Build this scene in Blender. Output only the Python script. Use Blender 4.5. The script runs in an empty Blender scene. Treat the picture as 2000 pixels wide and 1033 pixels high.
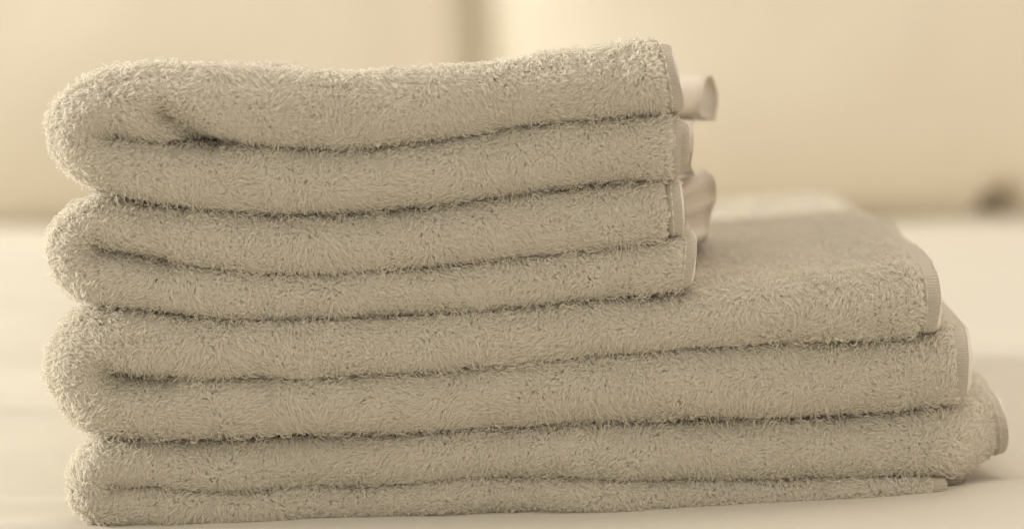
import bpy, math
import numpy as np
from mathutils import Vector, Matrix

# ------------------------------------------------------------------ camera
sc = bpy.context.scene
PITCH = math.radians(8.0)
DIST = 1.0                      # camera to the front of the towels (m)
MM = 0.00025                    # metres per photo pixel (2000 wide) at the towels' front
AIM_Z = (1010 - 516.5) * MM
CAM = Vector((0.0, -DIST, AIM_Z + DIST * math.tan(PITCH)))
AXD = DIST / math.cos(PITCH)
LENS = 36.0 * AXD / (2000 * MM)
cam = bpy.data.cameras.new('camera')
cam.lens = LENS
cam.sensor_width = 36.0
cam.clip_end = 50
cam.dof.use_dof = True
cam.dof.focus_distance = AXD + 0.012
cam.dof.aperture_fstop = 2.7
camo = bpy.data.objects.new('camera', cam)
camo.location = CAM
camo.rotation_euler = (math.radians(90) - PITCH, 0, 0)
sc.collection.objects.link(camo)
sc.camera = camo

# ------------------------------------------------------------------ light
world = bpy.data.worlds.new('World')
sc.world = world
world.use_nodes = True
bg = world.node_tree.nodes['Background']
bg.inputs[0].default_value = (1.0, 0.897, 0.745, 1)
bg.inputs[1].default_value = 0.66

def area(name, loc, target, sx, sy, power, col):
    l = bpy.data.lights.new(name, 'AREA')
    l.shape = 'RECTANGLE'
    l.size, l.size_y = sx, sy
    l.energy = power
    l.color = col
    o = bpy.data.objects.new(name, l)
    o.location = loc
    d = Vector(target) - Vector(loc)
    o.rotation_euler = d.to_track_quat('-Z', 'Y').to_euler()
    sc.collection.objects.link(o)
    return o
area('window_light', (-4.5, 0.72, 1.0), (0, 0.45, 0.05), 1.4, 1.1, 182, (1.0, 0.95, 0.85))

area('warm_fill_right', (3.2, 0.5, 0.9), (0.2, 0.4, 0.05), 0.5, 0.5, 11, (1.0, 0.70, 0.54))  # unseen warm fill, added to tint and brighten the right side
area('ceiling_light', (0.2, 1.2, 2.6), (0.1, 0.4, 0.0), 2.6, 2.2, 24, (1.0, 0.93, 0.80))

sc.view_settings.view_transform = 'Standard'
sc.view_settings.look = 'None'
sc.view_settings.exposure = 0.26
sc.view_settings.gamma = 1.0
sc.view_settings.use_curve_mapping = False
sc.cycles.max_bounces = 6
sc.cycles.diffuse_bounces = 4
sc.cycles.transmission_bounces = 8
sc.cycles.sample_clamp_indirect = 6
sc.cycles.use_denoising = True
sc.cycles.use_adaptive_sampling = True
sc.cycles.adaptive_threshold = 0.035
sc.cycles.adaptive_min_samples = 20
sc.cycles_curves.shape = 'THICK'
sc.cycles_curves.subdivisions = 2

# ------------------------------------------------------------------ helpers
rng = np.random.default_rng(7)
_R = camo.rotation_euler.to_matrix()

def W(px, py, y=0.0):
    """The point at depth y (metres behind the towels' front) that the photo shows at px, py."""
    d = _R @ Vector(((px - 1000) / 2000 * 36 / LENS, -(py - 516.5) / 2000 * 36 / LENS, -1.0))
    k = (y - CAM.y) / d.y
    p = CAM + d * k
    return np.array((p.x, p.y, p.z))

def WZ(px, py, z=0.0):
    d = _R @ Vector(((px - 1000) / 2000 * 36 / LENS, -(py - 516.5) / 2000 * 36 / LENS, -1.0))
    p = CAM + d * ((z - CAM.z) / d.z)
    return np.array((p.x, p.y, p.z))

def _hash(ix, iy, iz, s):
    h = (ix.astype(np.int64) * 374761393 + iy.astype(np.int64) * 668265263 + iz.astype(np.int64) * 2147483647 + s * 974634777) & 0xFFFFFFFF
    h = ((h ^ (h >> 13)) * 1274126177) & 0xFFFFFFFF
    h = (h ^ (h >> 16)) & 0xFFFFFFFF
    h = (h * 2246822519) & 0xFFFFFFFF
    h = h ^ (h >> 15)
    return (h & 0xFFFFFF) / float(0xFFFFFF) * 2 - 1

def noise(p, freq, seed=0):
    """Smooth value noise in -1..1 at points p (n x 3)."""
    q = p * freq
    i = np.floor(q).astype(np.int64)
    f = q - i
    f = f * f * f * (f * (f * 6 - 15) + 10)
    r = 0
    for dx in (0, 1):
        wx = f[:, 0] if dx else 1 - f[:, 0]
        for dy in (0, 1):
            wy = f[:, 1] if dy else 1 - f[:, 1]
            for dz in (0, 1):
                wz = f[:, 2] if dz else 1 - f[:, 2]
                r = r + wx * wy * wz * _hash(i[:, 0] + dx, i[:, 1] + dy, i[:, 2] + dz, seed)
    return r

def vnoise(p, freq, seed):
    return np.stack([noise(p, freq, seed), noise(p, freq, seed + 11), noise(p, freq, seed + 23)], 1)

def smooth(a, n):
    a = np.array(a, float)
    for _ in range(n):
        b = a.copy()
        b[1:-1] = 0.25 * a[:-2] + 0.5 * a[1:-1] + 0.25 * a[2:]
        a = b
    return a

def resample(pts, n):
    pts = np.array(pts, float)
    s = np.r_[0, np.cumsum(np.linalg.norm(np.diff(pts, axis=0), axis=1))]
    t = np.linspace(0, s[-1], n)
    return np.stack([np.interp(t, s, pts[:, k]) for k in range(pts.shape[1])], 1)

def sstep(a, b, x):
    t = np.clip((x - a) / (b - a), 0, 1)
    return t * t * (3 - 2 * t)

def link(name, me, mat, parent=None):
    o = bpy.data.objects.new(name, me)
    if mat is not None:
        me.materials.append(mat)
    sc.collection.objects.link(o)
    o.parent = parent
    return o

def mesh(name, verts, faces, mat, parent=None, shade=True):
    me = bpy.data.meshes.new(name)
    me.from_pydata([tuple(map(float, v)) for v in verts], [], [tuple(map(int, f)) for f in faces])
    me.validate()
    if shade:
        me.polygons.foreach_set('use_smooth', [True] * len(me.polygons))
    me.update()
    return link(name, me, mat, parent)

def empty(name, loc, label, cat, group=None):
    o = bpy.data.objects.new(name, None)
    o.location = loc
    sc.collection.objects.link(o)
    o['label'] = label
    o['category'] = cat
    if group:
        o['group'] = group
    bpy.context.view_layer.update()
    return o

def grid_faces(n, m, closed_m=True, off=0):
    f = []
    mm = m if closed_m else m - 1
    for i in range(n - 1):
        for j in range(mm):
            a, b = i * m + j, i * m + (j + 1) % m
            f.append((off + a, off + b, off + b + m, off + a + m))
    return f

# ------------------------------------------------------------------ materials
def new_mat(name):
    m = bpy.data.materials.new(name)
    m.use_nodes = True
    nt = m.node_tree
    nt.nodes.clear()
    return m, nt, nt.nodes.new('ShaderNodeOutputMaterial')

def terry_material(name, c0, c1, trans):
    m, nt, out = new_mat(name)
    info = nt.nodes.new('ShaderNodeHairInfo')
    ramp = nt.nodes.new('ShaderNodeValToRGB')
    ramp.color_ramp.elements[0].color = (*c0, 1)
    ramp.color_ramp.elements[1].color = (*c1, 1)
    nt.links.new(info.outputs['Random'], ramp.inputs[0])
    d = nt.nodes.new('ShaderNodeBsdfDiffuse')
    t = nt.nodes.new('ShaderNodeBsdfTranslucent')
    mx = nt.nodes.new('ShaderNodeMixShader')
    mx.inputs[0].default_value = trans
    nt.links.new(ramp.outputs[0], d.inputs[0])
    nt.links.new(ramp.outputs[0], t.inputs[0])
    nt.links.new(d.outputs[0], mx.inputs[1])
    nt.links.new(t.outputs[0], mx.inputs[2])
    nt.links.new(mx.outputs[0], out.inputs[0])
    return m

def cloth_material(name, col, weave=0, weave_strength=0.15, trans=0.0, wrinkle=0.0, scale=(1, 1, 1)):
    m, nt, out = new_mat(name)
    tc = nt.nodes.new('ShaderNodeTexCoord')
    mp = nt.nodes.new('ShaderNodeMapping')
    mp.inputs['Scale'].default_value = scale
    nt.links.new(tc.outputs['Object'], mp.inputs[0])
    nz = nt.nodes.new('ShaderNodeTexNoise')
    nz.inputs['Scale'].default_value = 9
    nz.inputs['Detail'].default_value = 4
    nt.links.new(mp.outputs[0], nz.inputs['Vector'])
    ramp = nt.nodes.new('ShaderNodeValToRGB')
    ramp.color_ramp.elements[0].color = (*[c * 0.94 for c in col], 1)
    ramp.color_ramp.elements[1].color = (*col, 1)
    nt.links.new(nz.outputs[0], ramp.inputs[0])
    d = nt.nodes.new('ShaderNodeBsdfPrincipled')
    d.inputs['Roughness'].default_value = 0.85
    d.inputs['Specular IOR Level'].default_value = 0.05
    d.inputs['Sheen Weight'].default_value = 0.15
    nt.links.new(ramp.outputs[0], d.inputs['Base Color'])
    last = None
    if wrinkle:
        w = nt.nodes.new('ShaderNodeTexNoise')
        w.inputs['Scale'].default_value = 14
        w.inputs['Detail'].default_value = 3
        w.inputs['Distortion'].default_value = 0.6
        nt.links.new(mp.outputs[0], w.inputs['Vector'])
        b = nt.nodes.new('ShaderNodeBump')
        b.inputs['Strength'].default_value = wrinkle
        b.inputs['Distance'].default_value = 0.01
        nt.links.new(w.outputs[0], b.inputs['Height'])
        last = b
    if weave:
        wv = nt.nodes.new('ShaderNodeTexWave')
        wv.bands_direction = 'Z'
        wv.inputs['Scale'].default_value = weave
        wv.inputs['Distortion'].default_value = 1.2
        wv.inputs['Detail'].default_value = 2
        wv.inputs['Detail Scale'].default_value = 2
        nt.links.new(tc.outputs['Object'], wv.inputs['Vector'])
        b = nt.nodes.new('ShaderNodeBump')
        b.inputs['Strength'].default_value = weave_strength
        b.inputs['Distance'].default_value = 0.0006
        nt.links.new(wv.outputs[0], b.inputs['Height'])
        if last:
            nt.links.new(last.outputs[0], b.inputs['Normal'])
        last = b
    if last:
        nt.links.new(last.outputs[0], d.inputs['Normal'])
    if trans:
        t = nt.nodes.new('ShaderNodeBsdfTranslucent')
        nt.links.new(ramp.outputs[0], t.inputs[0])
        mx = nt.nodes.new('ShaderNodeMixShader')
        mx.inputs[0].default_value = trans
        nt.links.new(d.outputs[0], mx.inputs[1])
        nt.links.new(t.outputs[0], mx.inputs[2])
        nt.links.new(mx.outputs[0], out.inputs[0])
    else:
        nt.links.new(d.outputs[0], out.inputs[0])
    return m

M_PILE = terry_material('terry_pile', (0.89, 0.85, 0.76), (0.95, 0.915, 0.84), 0.58)
M_CLOTH = cloth_material('terry_ground', (0.88, 0.84, 0.76))
M_HEM = cloth_material('woven_hem', (0.82, 0.76, 0.66), weave=260, weave_strength=0.9, trans=0.3)
M_REAR = cloth_material('woven_hem_loose_lit', (0.95, 0.885, 0.79), weave=260, weave_strength=0.3)  # paler than the other hems: brightness of lit cloth put into the colour
M_THREAD = cloth_material('hem_thread', (0.84, 0.78, 0.67))
M_SHEET = cloth_material('cotton_sheet', (0.74, 0.70, 0.61), wrinkle=0.06)
M_PILLOW = cloth_material('cotton_pillow', (0.84, 0.785, 0.665), wrinkle=0.10)
M_WALL = cloth_material('wall_gap_shade', (0.14, 0.105, 0.075))  # shade of the gap between the pillows put into a dark wall colour

# ------------------------------------------------------------------ bed, wall
XB = [-1000, 0, 170, 300, 500, 700, 900, 1100, 1300, 1500, 1700, 1840, 2000, 2200, 3000]
YB = [1038, 1037, 1037, 1036, 1032, 1027, 1021, 1014, 1004, 992, 980, 969, 953, 941, 930]

def bed_z(x, y):
    """Height of the sheet: a low roll along the front that rises to one side, ripples to the other."""
    px = x / MM + 1000
    z0 = (1010 - np.interp(px, XB, YB)) * MM
    roll = np.exp(-((y + 0.004) / 0.05) ** 2)
    front = np.where(y < -0.004, np.exp(-((y + 0.004) / 0.11) ** 2), roll)
    z = z0 * np.where(z0 < 0, 1.0 * np.exp(-(np.maximum(y, 0) / 0.5) ** 2), front)
    p = np.stack([x, y, np.zeros_like(x)], 1)
    far = sstep(0.02, 0.2, np.abs(x) - 0.16)
    q = p + 0.03 * vnoise(p, 6.0, 3)
    ripple = np.sin((q[:, 1] + 0.12 * q[:, 0]) * 2 * math.pi / 0.075) * 0.0030 + noise(q * np.array([0.35, 1.6, 1]), 14.0, 5) * 0.0072
    left = sstep(-0.10, -0.24, x)
    z = z + ripple * (0.15 + 0.85 * left) * sstep(0.0, 0.05, np.abs(y + 0.0) + np.abs(x) - 0.2)
    z = z + noise(p, 3.0, 8) * 0.002 * far
    z = z - 0.02 * sstep(-0.25, -0.6, y)
    return z

def build_bed():
    xs = np.r_[np.linspace(-1.3, -0.55, 24)[:-1], np.linspace(-0.55, 0.55, 150), np.linspace(0.55, 1.3, 24)[1:]]
    ys = np.r_[np.linspace(-0.62, -0.1, 30)[:-1], np.linspace(-0.1, 0.7, 150), np.linspace(0.7, 2.1, 70)[1:]]
    X, Y = np.meshgrid(xs, ys, indexing='ij')
    Z = bed_z(X.ravel(), Y.ravel())
    v = np.stack([X.ravel(), Y.ravel(), Z], 1)
    n, m = len(xs), len(ys)
    f = grid_faces(n, m, False)
    f = [tuple(reversed(a)) for a in f]
    v = list(map(tuple, v))
    # the sides of the sheeted mattress
    loop = [i * m for i in range(n)] + [(n - 1) * m + j for j in range(1, m)] + [i * m + m - 1 for i in range(n - 2, -1, -1)] + [j for j in range(m - 2, 0, -1)]
    b0 = len(v)
    for k in loop:
        x, y, z = v[k]
        v.append((x * 1.008, y + (0.01 if y > 0 else -0.01), -0.24))
    L = len(loop)
    for k in range(L):
        f.append((loop[k], loop[(k + 1) % L], b0 + (k + 1) % L, b0 + k))
    o = mesh('bed_sheet', v, f, M_SHEET)
    o['label'] = 'smooth cream cotton sheet stretched over the bed beneath the towel stack'
    o['category'] = 'bed sheet'
build_bed()

def build_wall():
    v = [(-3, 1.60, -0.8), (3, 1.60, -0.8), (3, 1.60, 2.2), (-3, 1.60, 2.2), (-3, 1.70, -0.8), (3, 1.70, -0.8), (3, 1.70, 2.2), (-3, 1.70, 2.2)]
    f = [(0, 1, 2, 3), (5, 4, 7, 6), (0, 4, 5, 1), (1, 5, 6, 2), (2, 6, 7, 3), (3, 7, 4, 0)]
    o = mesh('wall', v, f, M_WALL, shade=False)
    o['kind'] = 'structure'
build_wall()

# ------------------------------------------------------------------ pillows
def build_pillow(label, cx, cy, width, height, thick, lean, rz, seed, roll=0.0, corner=0.0, side=6.0):
    n, m = 90, 70
    u = np.sin(np.linspace(-1, 1, n) * math.pi / 2)
    w = np.sin(np.linspace(-1, 1, m) * math.pi / 2)
    U, V = np.meshgrid(u, w, indexing='ij')
    U, V = U.ravel(), V.ravel()
    # outline drawn in between the corners, body swelling to the middle
    X = U * (width / 2) * (1 - 0.05 * (1 - V ** 2) ** 1 * np.abs(U) ** 3)
    Z = V * (height / 2) * (1 - 0.07 * (1 - U ** 2) * np.abs(V) ** 3)
    Z = Z + corner * np.exp(-((U - 0.70) / 0.075) ** 2) * sstep(-0.72, -0.97, V)
    T = thick / 2 * np.clip(1 - np.abs(U) ** side, 0, 1) ** 0.5 * np.clip(1 - np.abs(V) ** 2.6, 0, 1) ** 0.5
    verts = []
    for sgn in (-1, 1):
        p = np.stack([X, sgn * T, Z], 1)
        edge = np.clip(1 - T / (thick / 2), 0, 1)
        wr = noise(p * np.array([1, 0.5, 1]) + seed, 5.0, seed) * 0.016 + noise(p + seed, 17.0, seed + 3) * 0.004 * edge
        p[:, 1] += sgn * wr * np.clip(T / (thick / 2) * 3, 0, 1)
        verts.append(p)
    f = grid_faces(n, m, False)
    k = n * m
    faces = f + [tuple(reversed([a + k for a in q])) for q in f]
    # piped seam round the edge joins front and back
    ring = [i * m for i in range(n)] + [(n - 1) * m + j for j in range(1, m)] + [i * m + m - 1 for i in range(n - 2, -1, -1)] + [j for j in range(m - 2, 0, -1)]
    v = np.concatenate(verts)
    o = empty('pillow', (cx, cy, 0), label, 'pillow', 'pillows propped at the head of the bed')
    rot = Matrix.Rotation(rz, 4, 'Z') @ Matrix.Rotation(-lean, 4, 'X') @ Matrix.Rotation(roll, 4, 'Y')
    R = np.array(rot.to_3x3())
    v = v @ R.T
    zmin = v[:, 2].min()
    base = np.array((0, 0, -zmin - 0.045))
    v = v + base
    c = mesh('pillowcase', v, faces, M_PILLOW, o)
    # seam
    path = np.array([v[a] for a in ring]) * 0.5 + np.array([v[a + k] for a in ring]) * 0.5
    tube('seam', path, 0.0022, M_PILLOW, c, closed=True)
    return o

def tube_geo(path, r, sides=6, closed=False, rvar=None):
    path = np.array(path, float)
    n = len(path)
    if closed:
        t = np.roll(path, -1, 0) - np.roll(path, 1, 0)
    else:
        t = np.gradient(path, axis=0)
    t /= np.linalg.norm(t, axis=1)[:, None] + 1e-12
    ref = np.array((0.31, 0.87, 0.38))
    a = np.cross(t, ref)
    a /= np.linalg.norm(a, axis=1)[:, None] + 1e-12
    b = np.cross(t, a)
    rr = np.full(n, r) if rvar is None else r * rvar
    v = []
    for i in range(n):
        for s in range(sides):
            an = 2 * math.pi * s / sides
            v.append(path[i] + rr[i] * (a[i] * math.cos(an) + b[i] * math.sin(an)))
    f = grid_faces(n, sides, True)
    if closed:
        for s in range(sides):
            f.append(((n - 1) * sides + s, (n - 1) * sides + (s + 1) % sides, (s + 1) % sides, s))
    return v, f

def tube(name, path, r, mat, parent, closed=False, sides=6, rvar=None):
    v, f = tube_geo(path, r, sides, closed, rvar)
    return mesh(name, v, f, mat, parent)

build_pillow('cream pillow on the shaded side of the gap, its edge darkened, behind the towel fold', -0.388, 1.30, 0.74, 0.52, 0.26, math.radians(16), math.radians(6), 2)
build_pillow('bright cream pillow beside the gap, reaching across behind the stepped end of the towels', 0.280, 1.34, 0.70, 0.55, 0.31, math.radians(12), math.radians(7), 9, corner=0.047, side=3.4)

# ------------------------------------------------------------------ towels
NA, NI, NO, NB = 22, 8, 26, 3     # ring points: front arc, inner face, outer face, back

def ring_params():
    """(t, yk, zone) around a layer's section: t from the crease (0) to the outside (1)."""
    t, y, arc = [], [], []
    for k in range(NI):                       # inner face, back to front
        t.append(0.0); y.append(1 - k / NI); arc.append(0)
    for k in range(NA + 1):                   # rounded front
        an = math.pi * k / NA
        c, s = math.cos(an), math.sin(an)
        e = 0.90
        t.append(0.5 - 0.5 * math.copysign(abs(c) ** e, c)); y.append(-abs(s) ** e); arc.append(1)
    for k in range(1, NO + 1):                # outer face, front to back
        t.append(1.0); y.append((k / NO) ** 1.2); arc.append(2)
    for k in range(1, NB + 1):                # back
        t.append(1 - k / (NB + 1)); y.append(1.0); arc.append(3)
    return np.array(t), np.array(y), np.array(arc)
RT, RY, RZONE = ring_params()
NR = len(RT)

def section(pin, pout, depth, yoff, grow=0.0):
    """One ring of points. pin, pout: (x, z) in metres. grow pushes the ring outwards."""
    d = pout - pin
    L = np.linalg.norm(d) + 1e-9
    d = d / L
    a = pin - d * grow
    b = pout + d * grow
    th = L + 2 * grow
    rf = min(0.70 * th, 0.026)
    xz = a[None, :] + (b - a)[None, :] * RT[:, None]
    yy = np.where(RY < 0, rf * (1 + RY), rf + RY * (depth - rf)) + yoff - grow
    return np.stack([xz[:, 0], yy, xz[:, 1]], 1)

def px_to_xz(p):
    return np.array([[W(a, b)[0], W(a, b)[2]] for a, b in p])

class Towel:
    def __init__(s, name_label, group, top, arc, crease, bottom, up_end, lo_end, pivot, depth, yfun, seed,
                 lift=None, dents=(), n_up=110, n_arc=46, n_lo=110, ins_o=10.5, ins_i=5, flare=0.0):
        """top/crease/bottom: photo-pixel polylines; up_end/lo_end: (outer end, inner end, outer pile end, inner pile end) in x."""
        s.seed, s.depth, s.lift, s.dents, s.yfun, s.flare = seed, depth, lift, dents, yfun, flare
        tx, ty = zip(*top); cx, cy = zip(*crease); bx, by = zip(*bottom)
        T = lambda x: np.interp(x, tx, ty)
        Cc = lambda x: np.interp(x, cx, cy)
        B = lambda x: np.interp(x, bx, by)
        a0, a1 = arc[0], arc[-1]
        xo = np.linspace(up_end[0], a0[0], n_up); xi = np.linspace(up_end[1], pivot[0], n_up)
        out = [(x, T(x)) for x in xo]; inn = [(x, Cc(x)) for x in xi]
        aa = resample(arc, n_arc)[1:-1]
        out += [tuple(p) for p in aa]; inn += [(pivot[0], Cc(pivot[0]))] * len(aa)
        xo2 = np.linspace(a1[0], lo_end[0], n_lo); xi2 = np.linspace(pivot[0], lo_end[1], n_lo)
        out += [(x, B(x)) for x in xo2]; inn += [(x, Cc(x)) for x in xi2]
        out = smooth(out, 6); inn = smooth(inn, 6)
        s.n = len(out)
        s.part = np.r_[np.zeros(n_up), np.ones(len(aa)), np.full(n_lo, 2)]
        d = inn - out
        L = np.linalg.norm(d, axis=1)[:, None]
        d = d / L
        s.out_px, s.in_px = out, inn
        out = out + d * ins_o
        inn = inn - d * np.minimum(ins_i * (0.9 + 0.9 * noise(np.c_[out[:, 0] * 0.012, s.part * 7.3, np.zeros(len(out))], 1.0, seed))[:, None], L * 0.2)
        s.o, s.i = px_to_xz(out), px_to_xz(inn)
        s.pile_end = (up_end[2], up_end[3], lo_end[2], lo_end[3])
        s.root = empty('folded_towel', (float(W(pivot[0], 0)[0]), 0.05, float(min(s.o[:, 1]))), name_label, 'towel', group)
        s.build()

    def warp(s, p, amp=1.0):
        """Lumps, dents and the way the far part lies; p n x 3."""
        q = p.copy()
        soft = vnoise(p, 22.0, s.seed) * 0.0016 + vnoise(p, 9.0, s.seed + 40) * 0.0024
        soft[:, 1] *= 1.6
        soft[:, 2] *= 0.6
        q += soft * amp
        for (ax, ay, bx_, by_, rad, dep) in s.dents:
            A, Bq = W(ax, ay), W(bx_, by_)
            ab = (Bq - A)[[0, 2]]
            pp = p[:, [0, 2]] - A[[0, 2]]
            h = np.clip((pp @ ab) / (ab @ ab), 0, 1)
            dist = np.linalg.norm(pp - h[:, None] * ab, axis=1)
            q[:, 1] += dep * np.exp(-(dist / (rad * MM)) ** 2) * (p[:, 1] < 0.06)
        return q

    def ring(s, k, grow=0.0, dx=0.0):
        yo = s.yfun(s.out_px[k][0], s.part[k])
        r = section(s.i[k], s.o[k], s.depth - yo, yo, grow)
        if s.lift is not None:
            r[:, 2] += s.lift(r[:, 0], r[:, 1]) * RT * (1.0 if s.part[k] == 0 else max(0.0, 1 - 2 * 0))* (s.part[k] < 1.5)
        r[:, 0] += dx + s.flare * sstep(0.02, 0.20, r[:, 0]) * np.maximum(r[:, 1], 0)
        return s.warp(r)

    def build(s):
        # body, with closed ends
        rings = [s.ring(k) for k in range(s.n)]
        s.rings = np.array(rings)
        v = np.concatenate(rings)
        f = grid_faces(s.n, NR, True)
        v = list(v)
        for k, rev in ((0, False), (s.n - 1, True)):
            c = len(v)
            v.append(rings[k].mean(0))
            for j in range(NR):
                a, b = k * NR + j, k * NR + (j + 1) % NR
                f.append((c, b, a) if not rev else (c, a, b))
        inv = s.root.matrix_world.inverted().translation
        s.off = np.array(inv)
        s.body = mesh('cloth', np.array(v) + s.off, f, M_CLOTH, s.root)

    def hem(s, which, x_in_pile, ext=0.0, grow=0.0016, thick=0.0014, width_px=30, y_add=0.0, stitch=True, taper=0.0):
        """A flat woven band round the end of one layer: a shell over the last stations, ext pixels past the end."""
        end = 0 if which == 'up' else s.n - 1
        step = 1 if which == 'up' else -1
        # last stations from pile end to the end
        ks = [end]
        k = end
        while abs(s.out_px[k][0] - s.out_px[end][0]) < width_px:
            k += step
            ks.append(k)
        ks = ks[::-1]
        J = [j for j in range(NR) if not (RZONE[j] == 3)]
        outer, inner = [], []
        extra = max(2, int(ext / 4)) if ext > 0 else 0
        seq = [(kk, 0.0) for kk in ks] + [(end, ext * MM * (q + 1) / extra) for q in range(extra)]
        m = len(J)
        for q, (kk, dx) in enumerate(seq):
            e = q / max(1, len(seq) - 1)
            g = grow - taper * e
            edge = 0.0009 if q in (0, len(seq) - 1) else 0.0
            ro = s.ring(kk, g - edge, dx)[J]
            ri = s.ring(kk, g - thick + edge * 0.3, dx)[J]
            wob = noise(ro, 45.0, s.seed + 60)[:, None] * 0.0022 * np.array([1.0, 0.35, 0.2]) * e
            ro[:, 1] += y_add; ri[:, 1] += y_add
            outer.append(ro + wob); inner.append(ri + wob)
        n = len(seq)
        v = np.concatenate(outer + inner)
        f = grid_faces(n, m, False)
        k2 = n * m
        f = f + [tuple(reversed([a + k2 for a in q])) for q in f]
        for j in range(m - 1):
            f.append((j, j + 1, k2 + j + 1, k2 + j)[::-1])
            a = (n - 1) * m
            f.append((a + j, a + j + 1, k2 + a + j + 1, k2 + a + j))
        h = mesh('hem', v + s.off, f, M_HEM, s.root)
        if stitch:
            for idx in ((1, 3) if n > 5 else (1,)):
                path = resample(outer[min(idx, n - 1)][NI - 1: NI + NA + 8] , 150) + s.off
                path[:, 1] -= 0.0001
                rv = 0.55 + 0.45 * np.sin(np.arange(150) * math.pi / 2.5)
                tube('stitching', path, 0.00042, M_THREAD, h, sides=5, rvar=np.clip(rv, 0.15, 1))
        return h

    def weights(s, k, zone_w):
        pass

    def pile(s, density, wfun, length=0.0041, radius=0.00066):
        """Terry pile: one bent strand per root, roots spread over the body by area and wfun(centre, zone, part)."""
        R = s.rings
        n = s.n
        P00 = R[:-1]; P10 = R[1:]
        P01 = np.roll(R, -1, 1)[:-1]; P11 = np.roll(R, -1, 1)[1:]
        c = (P00 + P10 + P01 + P11) / 4
        e1 = (P10 - P00 + P11 - P01) / 2
        e2 = (P01 - P00 + P11 - P10) / 2
        nr = np.cross(e1, e2)
        ar = np.linalg.norm(nr, axis=2)
        nr = nr / (ar[..., None] + 1e-15)
        # outward
        cen = R.mean(1)[:-1][:, None, :]
        front = np.broadcast_to(RZONE[None, :], ar.shape)
        sgn = np.sign(np.sum(nr * (c - np.where(np.arange(NR)[None, :, None] >= 0, cen, cen)) , axis=2))
        glob = np.sign(np.median(sgn[front == 1]))
        nr = nr * glob
        part = np.broadcast_to(s.part[:-1, None], ar.shape)
        # the pile stops at the hems
        xo = np.broadcast_to(s.out_px[:-1, 0][:, None], ar.shape)
        xi = np.broadcast_to(s.in_px[:-1, 0][:, None], ar.shape)
        tt = (RT + np.roll(RT, -1)) / 2
        xx = xi + (xo - xi) * tt[None, :]
        lim = np.where(part == 0, s.pile_end[1] + (s.pile_end[0] - s.pile_end[1]) * tt[None, :],
                       s.pile_end[3] + (s.pile_end[2] - s.pile_end[3]) * tt[None, :])
        keep = (xx < lim) | (part == 1)
        w = wfun(c, front, part, xx) * keep
        mass = ar * w
        N = int(mass.sum() * density)
        idx = rng.choice(mass.size, N, p=(mass / mass.sum()).ravel())
        ii, jj = np.unravel_index(idx, mass.shape)
        a, b = rng.random(N)[:, None], rng.random(N)[:, None]
        p = (P00[ii, jj] * (1 - a) * (1 - b) + P10[ii, jj] * a * (1 - b) + P01[ii, jj] * (1 - a) * b + P11[ii, jj] * a * b)
        nn = nr[ii, jj]
        # flow: broad swirls, small tufts, a little weight downwards
        fl = vnoise(p, 38.0, s.seed + 5) * 1.0 + vnoise(p, 120.0, s.seed + 9) * 0.6 + rng.normal(0, 0.17, (N, 3))
        fl[:, 2] -= 0.30
        fl -= nn * np.sum(fl * nn, 1)[:, None]
        fm = np.linalg.norm(fl, axis=1)[:, None] + 1e-9
        fl = fl / fm * np.clip(fm, 0.85, 1.2)
        L = length * (0.75 + 0.5 * rng.random(N)) * (0.92 + 0.18 * noise(p, 60.0, s.seed + 17))
        tk = RT[jj]
        lip = (np.abs(tk - 0.5) > 0.38) & (p[:, 1] < 0.03)
        L = np.where(lip, L * (1.0 + 0.55 * rng.random(N)), L)
        far = sstep(0.03, 0.09, p[:, 1])
        rad = radius * (0.75 + 0.5 * rng.random(N)) * (1 + 0.7 * far)
        wisp = rng.random(N) < 0.12
        rad = np.where(wisp, rad * 0.33, rad)
        L = np.where(wisp, L * 1.25, L)
        up = 0.39 + 0.12 * noise(p, 30.0, s.seed + 33) + 0.3 * wisp
        tip = p + (nn * up[:, None] + fl * 0.62) * L[:, None]
        # tufts: tips of neighbours gather
        cell = np.floor((p + 0.0016 * vnoise(p, 160.0, 3)) / 0.0024).astype(np.int64)
        key = ((cell[:, 0] + 2000) * 4096 + (cell[:, 1] + 2000)) * 4096 + (cell[:, 2] + 2000)
        _, inv = np.unique(key, return_inverse=True)
        cnt = np.bincount(inv)
        mean = np.stack([np.bincount(inv, tip[:, k]) / cnt for k in range(3)], 1)[inv]
        pull = np.where(wisp, 0.1, 0.24)[:, None]
        tip = tip * (1 - pull) + mean * pull
        tip += rng.normal(0, 0.0003, (N, 3))
        K = 5
        pts = np.zeros((N, K, 3))
        d = tip - p
        side = np.cross(nn, fl)
        side /= np.linalg.norm(side, axis=1)[:, None] + 1e-9
        curl = (rng.random(N) - 0.5)[:, None] * 0.0024
        for k in range(K):
            u = k / (K - 1)
            h = nn * np.sum(d * nn, 1)[:, None]
            tang = d - h
            pts[:, k] = p - nn * 0.0004 + h * (2.9 * u - 1.9 * u * u) + tang * u ** 1.5 + side * curl * math.sin(u * math.pi)
        prof = np.array([0.85, 1.0, 1.0, 1.0, 0.78])
        rr = rad[:, None] * prof[None, :]
        hc = bpy.data.hair_curves.new('terry_pile')
        hc.add_curves([K] * N)
        hc.points.foreach_set('position', (pts + s.off).ravel().astype(np.float32))
        hc.points.foreach_set('radius', rr.ravel().astype(np.float32))
        o = link('terry_pile', hc, M_PILE, s.body)
        o['kind'] = 'stuff'
        print('pile', N)
        return o

G = 'folded towels in the stack'
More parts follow.
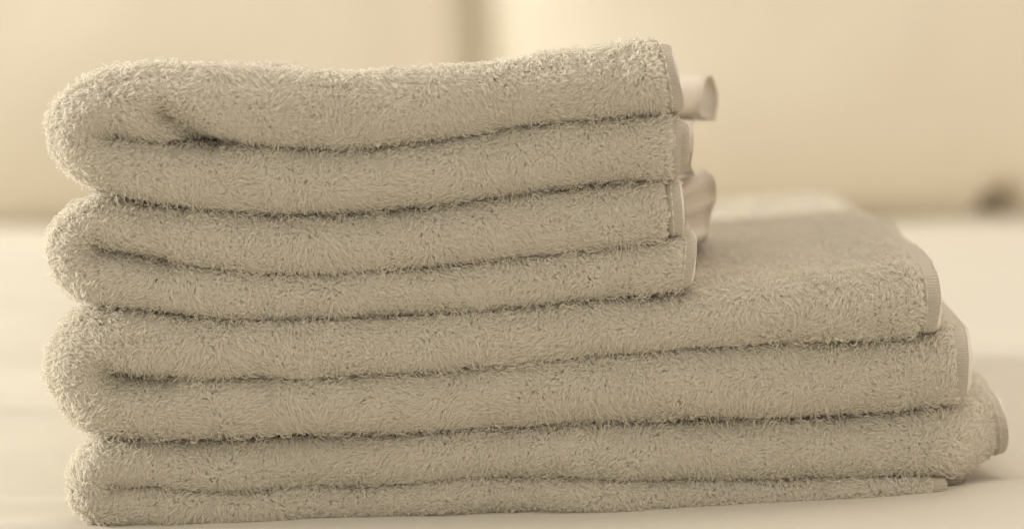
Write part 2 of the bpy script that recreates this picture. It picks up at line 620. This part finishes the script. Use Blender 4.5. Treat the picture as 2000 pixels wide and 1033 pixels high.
# --- crease and outline lines read from the photograph (pixels of the 2000-wide picture)
TOP_A = [(210, 140), (300, 131), (420, 138), (560, 143), (700, 149), (800, 148), (900, 139), (1000, 126), (1080, 113), (1160, 105), (1250, 91), (1305, 90)]
CR_A = [(170, 268), (200, 272), (260, 281), (330, 289), (400, 284), (450, 287), (560, 294), (700, 294), (820, 284), (950, 268), (1050, 253), (1150, 239), (1250, 231), (1340, 227)]
CR_AB = [(195, 385), (260, 401), (350, 413), (450, 422), (560, 426), (700, 421), (840, 411), (950, 398), (1080, 382), (1180, 366), (1250, 357), (1350, 351)]
CR_B = [(165, 480), (220, 492), (300, 510), (380, 522), (500, 535), (580, 538), (700, 532), (850, 525), (1000, 512), (1100, 503), (1200, 492), (1280, 483), (1370, 466)]
CR_BC = [(185, 605), (260, 613), (380, 625), (520, 631), (700, 629), (850, 625), (1000, 613), (1130, 599), (1250, 586), (1370, 574)]
TOP_C = [(185, 605), (260, 613), (380, 625), (520, 631), (700, 629), (850, 625), (1000, 613), (1130, 599), (1250, 588), (1340, 582), (1450, 566), (1600, 548), (1700, 533), (1780, 521), (1850, 523)]
CR_C = [(205, 733), (300, 741), (400, 745), (500, 742), (600, 743), (700, 740), (800, 735), (900, 723), (1000, 711), (1150, 698), (1300, 688), (1400, 680), (1550, 669), (1700, 665), (1920, 650)]
CR_CD = [(185, 860), (260, 866), (350, 868), (500, 863), (700, 858), (860, 852), (1000, 845), (1150, 836), (1300, 827), (1500, 825), (1700, 824), (1800, 815), (1920, 790)]
TOP_D = [(185, 860), (260, 866), (350, 868), (500, 863), (700, 858), (860, 852), (1000, 845), (1150, 836), (1300, 827), (1500, 825), (1700, 824), (1800, 815), (1870, 800), (1930, 800), (2000, 806), (2040, 812)]
CR_D = [(225, 957), (290, 952), (350, 960), (480, 965), (600, 957), (750, 960), (830, 947), (1000, 946), (1200, 943), (1400, 939), (1600, 939), (1750, 942), (1850, 944), (1900, 945), (2000, 934), (2040, 930)]
BOT_D = [(150, 1033), (300, 1038), (500, 1033), (700, 1030), (900, 1024), (1100, 1019), (1300, 1010), (1500, 998), (1700, 986), (1900, 974)]

def y_flat(y0):
    return lambda px, part: y0

def lift_a(x, y):
    hump = np.exp(-((x + 0.135) / 0.035) ** 2) * 0.016
    return sstep(0.04, 0.28, y) * (-0.027 + hump)

def lift_c(x, y):
    return -sstep(0.16, 0.40, y) * (0.002 * sstep(-0.2, 0.06, x) + 0.008 * sstep(0.10, 0.24, x))

def y_d(px, part):
    if part == 0:
        return 0.036 * float(sstep(1840, 1985, px))
    return 0.0

TA = Towel('topmost small towel of the stack, a dimple pressed into its rounded fold', G, TOP_A,
           [(210, 140), (155, 163), (112, 200), (91, 243), (95, 292), (112, 333), (150, 367), (200, 387)],
           CR_A, CR_AB, (1305, 1332, 1280, 1302), (1328, 1326, 1306, 1304), (225, 276), 0.29, y_flat(0.0), 101,
           lift=lift_a, dents=((325, 228, 410, 275, 26, 0.014), (345, 288, 450, 284, 17, 0.017), (200, 270, 320, 292, 20, 0.003)))
TB = Towel('second towel from the top, small, its hem stepped in above the wide towels', G, CR_AB,
           [(200, 390), (150, 402), (108, 430), (80, 472), (83, 515), (105, 555), (145, 588), (190, 603)],
           CR_B, CR_BC, (1338, 1336, 1311, 1313), (1348, 1362, 1322, 1330), (180, 484), 0.29, y_flat(0.002), 202,
           dents=((205, 496, 330, 513, 20, 0.010),))
TC = Towel('upper of the two wide towels, its bare top showing beside the small towels', G, TOP_C,
           [(200, 607), (150, 618), (108, 648), (80, 695), (78, 745), (98, 800), (140, 843), (190, 859)],
           CR_C, CR_CD, (1838, 1838, 1800, 1800), (1898, 1902, 1860, 1868), (215, 734), 0.42, y_flat(0.0), 303,
           flare=0.05, lift=lift_c, dents=((235, 750, 330, 754, 22, 0.011),))
TD = Towel('bottom wide towel lying on the bed sheet, its upper end sticking out farthest', G, TOP_D,
           [(200, 862), (165, 876), (140, 910), (131, 950), (137, 988), (155, 1016), (185, 1031), (220, 1035)],
           CR_D, BOT_D, (2002, 2002, 1972, 1972), (1842, 1842, 1800, 1800), (235, 956), 0.42, y_d, 404)

# hems
TA.hem('up', 0, width_px=28)
TA.hem('lo', 0, width_px=24)
TA.hem('lo', 0, ext=19, grow=-0.0030, width_px=10, y_add=0.006, stitch=False)
TB.hem('up', 0, width_px=28)
TB.hem('up', 0, ext=10, grow=-0.0024, width_px=8, y_add=0.005, stitch=False)
TB.hem('lo', 0, width_px=28)
TC.hem('up', 0, width_px=40)
TC.hem('lo', 0, width_px=38)
TD.hem('up', 0, width_px=30)
TD.hem('lo', 0, width_px=44)
TD.hem('lo', 0, ext=46, grow=-0.0022, width_px=8, y_add=0.010, stitch=False)

def rear_hem(t, name, prof, label=None, slant=0.0):
    """A soft fold of hemmed cloth that sticks out behind: prof = [(y, z_px, x_end_px)], drawn out along x."""
    prof = np.array(prof, float)
    prof = smooth(resample(prof * np.array([1000, 1, 1]), 60), 5) / np.array([1000, 1, 1])
    n, m = len(prof), 9
    th = 0.0006
    mid = []
    for (y, zp, xp) in prof:
        e = W(xp, zp, y)
        row = []
        for k in range(m):
            u = k / (m - 1)
            row.append((e[0] - 0.055 * (1 - u), y, e[2] - slant * 0.055 * (1 - u)))
        mid.append(row)
    mid = np.array(mid)
    q = mid + vnoise(mid.reshape(-1, 3), 45.0, 77).reshape(mid.shape) * 0.0022
    tn = np.gradient(q, axis=0)
    nrm = np.cross(tn, np.array((1.0, 0, 0)))
    nrm /= np.linalg.norm(nrm, axis=2)[..., None] + 1e-9
    edge = np.ones(m); edge[-1] = 0.25
    A = (q + nrm * th * edge[None, :, None]).reshape(-1, 3)
    B = (q - nrm * th * edge[None, :, None]).reshape(-1, 3)
    f = grid_faces(n, m, False)
    k2 = n * m
    F = f + [tuple(reversed([a + k2 for a in z])) for z in f]
    for i in range(n - 1):
        a = i * m + m - 1
        F.append((a, a + m, k2 + a + m, k2 + a))
        a = i * m
        F.append((a, a + m, k2 + a + m, k2 + a)[::-1])
    o = mesh(name, np.concatenate([A, B]) + t.off, F, M_REAR, t.root)
    if label:
        o['label'] = label
    return o

# curled hem behind the end of the top towel, then the pleated ones under it
cur = []
for k in range(30):
    an = math.radians(-70 + 320 * k / 29)
    y = 0.125 + 0.020 * math.cos(an)
    z = 192 - 46 * math.sin(an)
    fr = max(0.0, -math.cos(an))
    xe = 1398 - 22 * fr - 42 * max(0.0, -math.sin(an)) * fr - 8 * max(0, math.sin(an))
    cur.append((y, z, xe))
rear_hem(TA, 'rear_hem', cur, 'loosely curled hem sticking out behind the top layer')
rear_hem(TA, 'rear_hem', [(0.16, 238, 1352), (0.075, 242, 1356), (0.06, 262, 1360), (0.058, 300, 1358), (0.07, 330, 1354), (0.16, 336, 1352)])
rear_hem(TB, 'rear_hem', [(0.18, 330, 1380), (0.10, 338, 1384), (0.088, 352, 1392), (0.104, 368, 1396), (0.091, 388, 1400), (0.106, 410, 1394), (0.092, 428, 1392), (0.082, 450, 1388), (0.10, 468, 1380), (0.18, 470, 1376)],
         'pleated hem folds sticking out behind', slant=0.3)

# ------------------------------------------------------------------ pile
def w_mid(c, zone, part, xx):
    """Full pile on the rounded front, some just inside the creases, none where towels press together."""
    y = c[..., 1]
    w = np.where(zone == 1, 1.0, 0.0)
    near = 1 - sstep(0.012, 0.040, y)
    w = np.where((zone == 0) | (zone == 2), near * 0.9, w)
    return np.where((part == 1) & (zone == 2), np.maximum(w, 0.9), np.where((part == 1) & (zone == 1), 1.35, w))

def w_a(c, zone, part, xx):
    w = w_mid(c, zone, part, xx)
    return np.where((part == 0) & (zone == 2), np.maximum(w, 0.55), w)

def w_c(c, zone, part, xx):
    w = w_mid(c, zone, part, xx)
    return np.where((part == 0) & (zone == 2) & (xx > 1290), np.maximum(w, 0.8), w)

def w_d(c, zone, part, xx):
    w = w_mid(c, zone, part, xx)
    return np.where((part == 0) & (zone == 2) & (xx > 1850), np.maximum(w, 0.6), w)
DENS = 2.45e6
TA.pile(DENS, w_a)
TB.pile(DENS, w_mid)
TC.pile(DENS, w_c)
TD.pile(DENS, w_d)
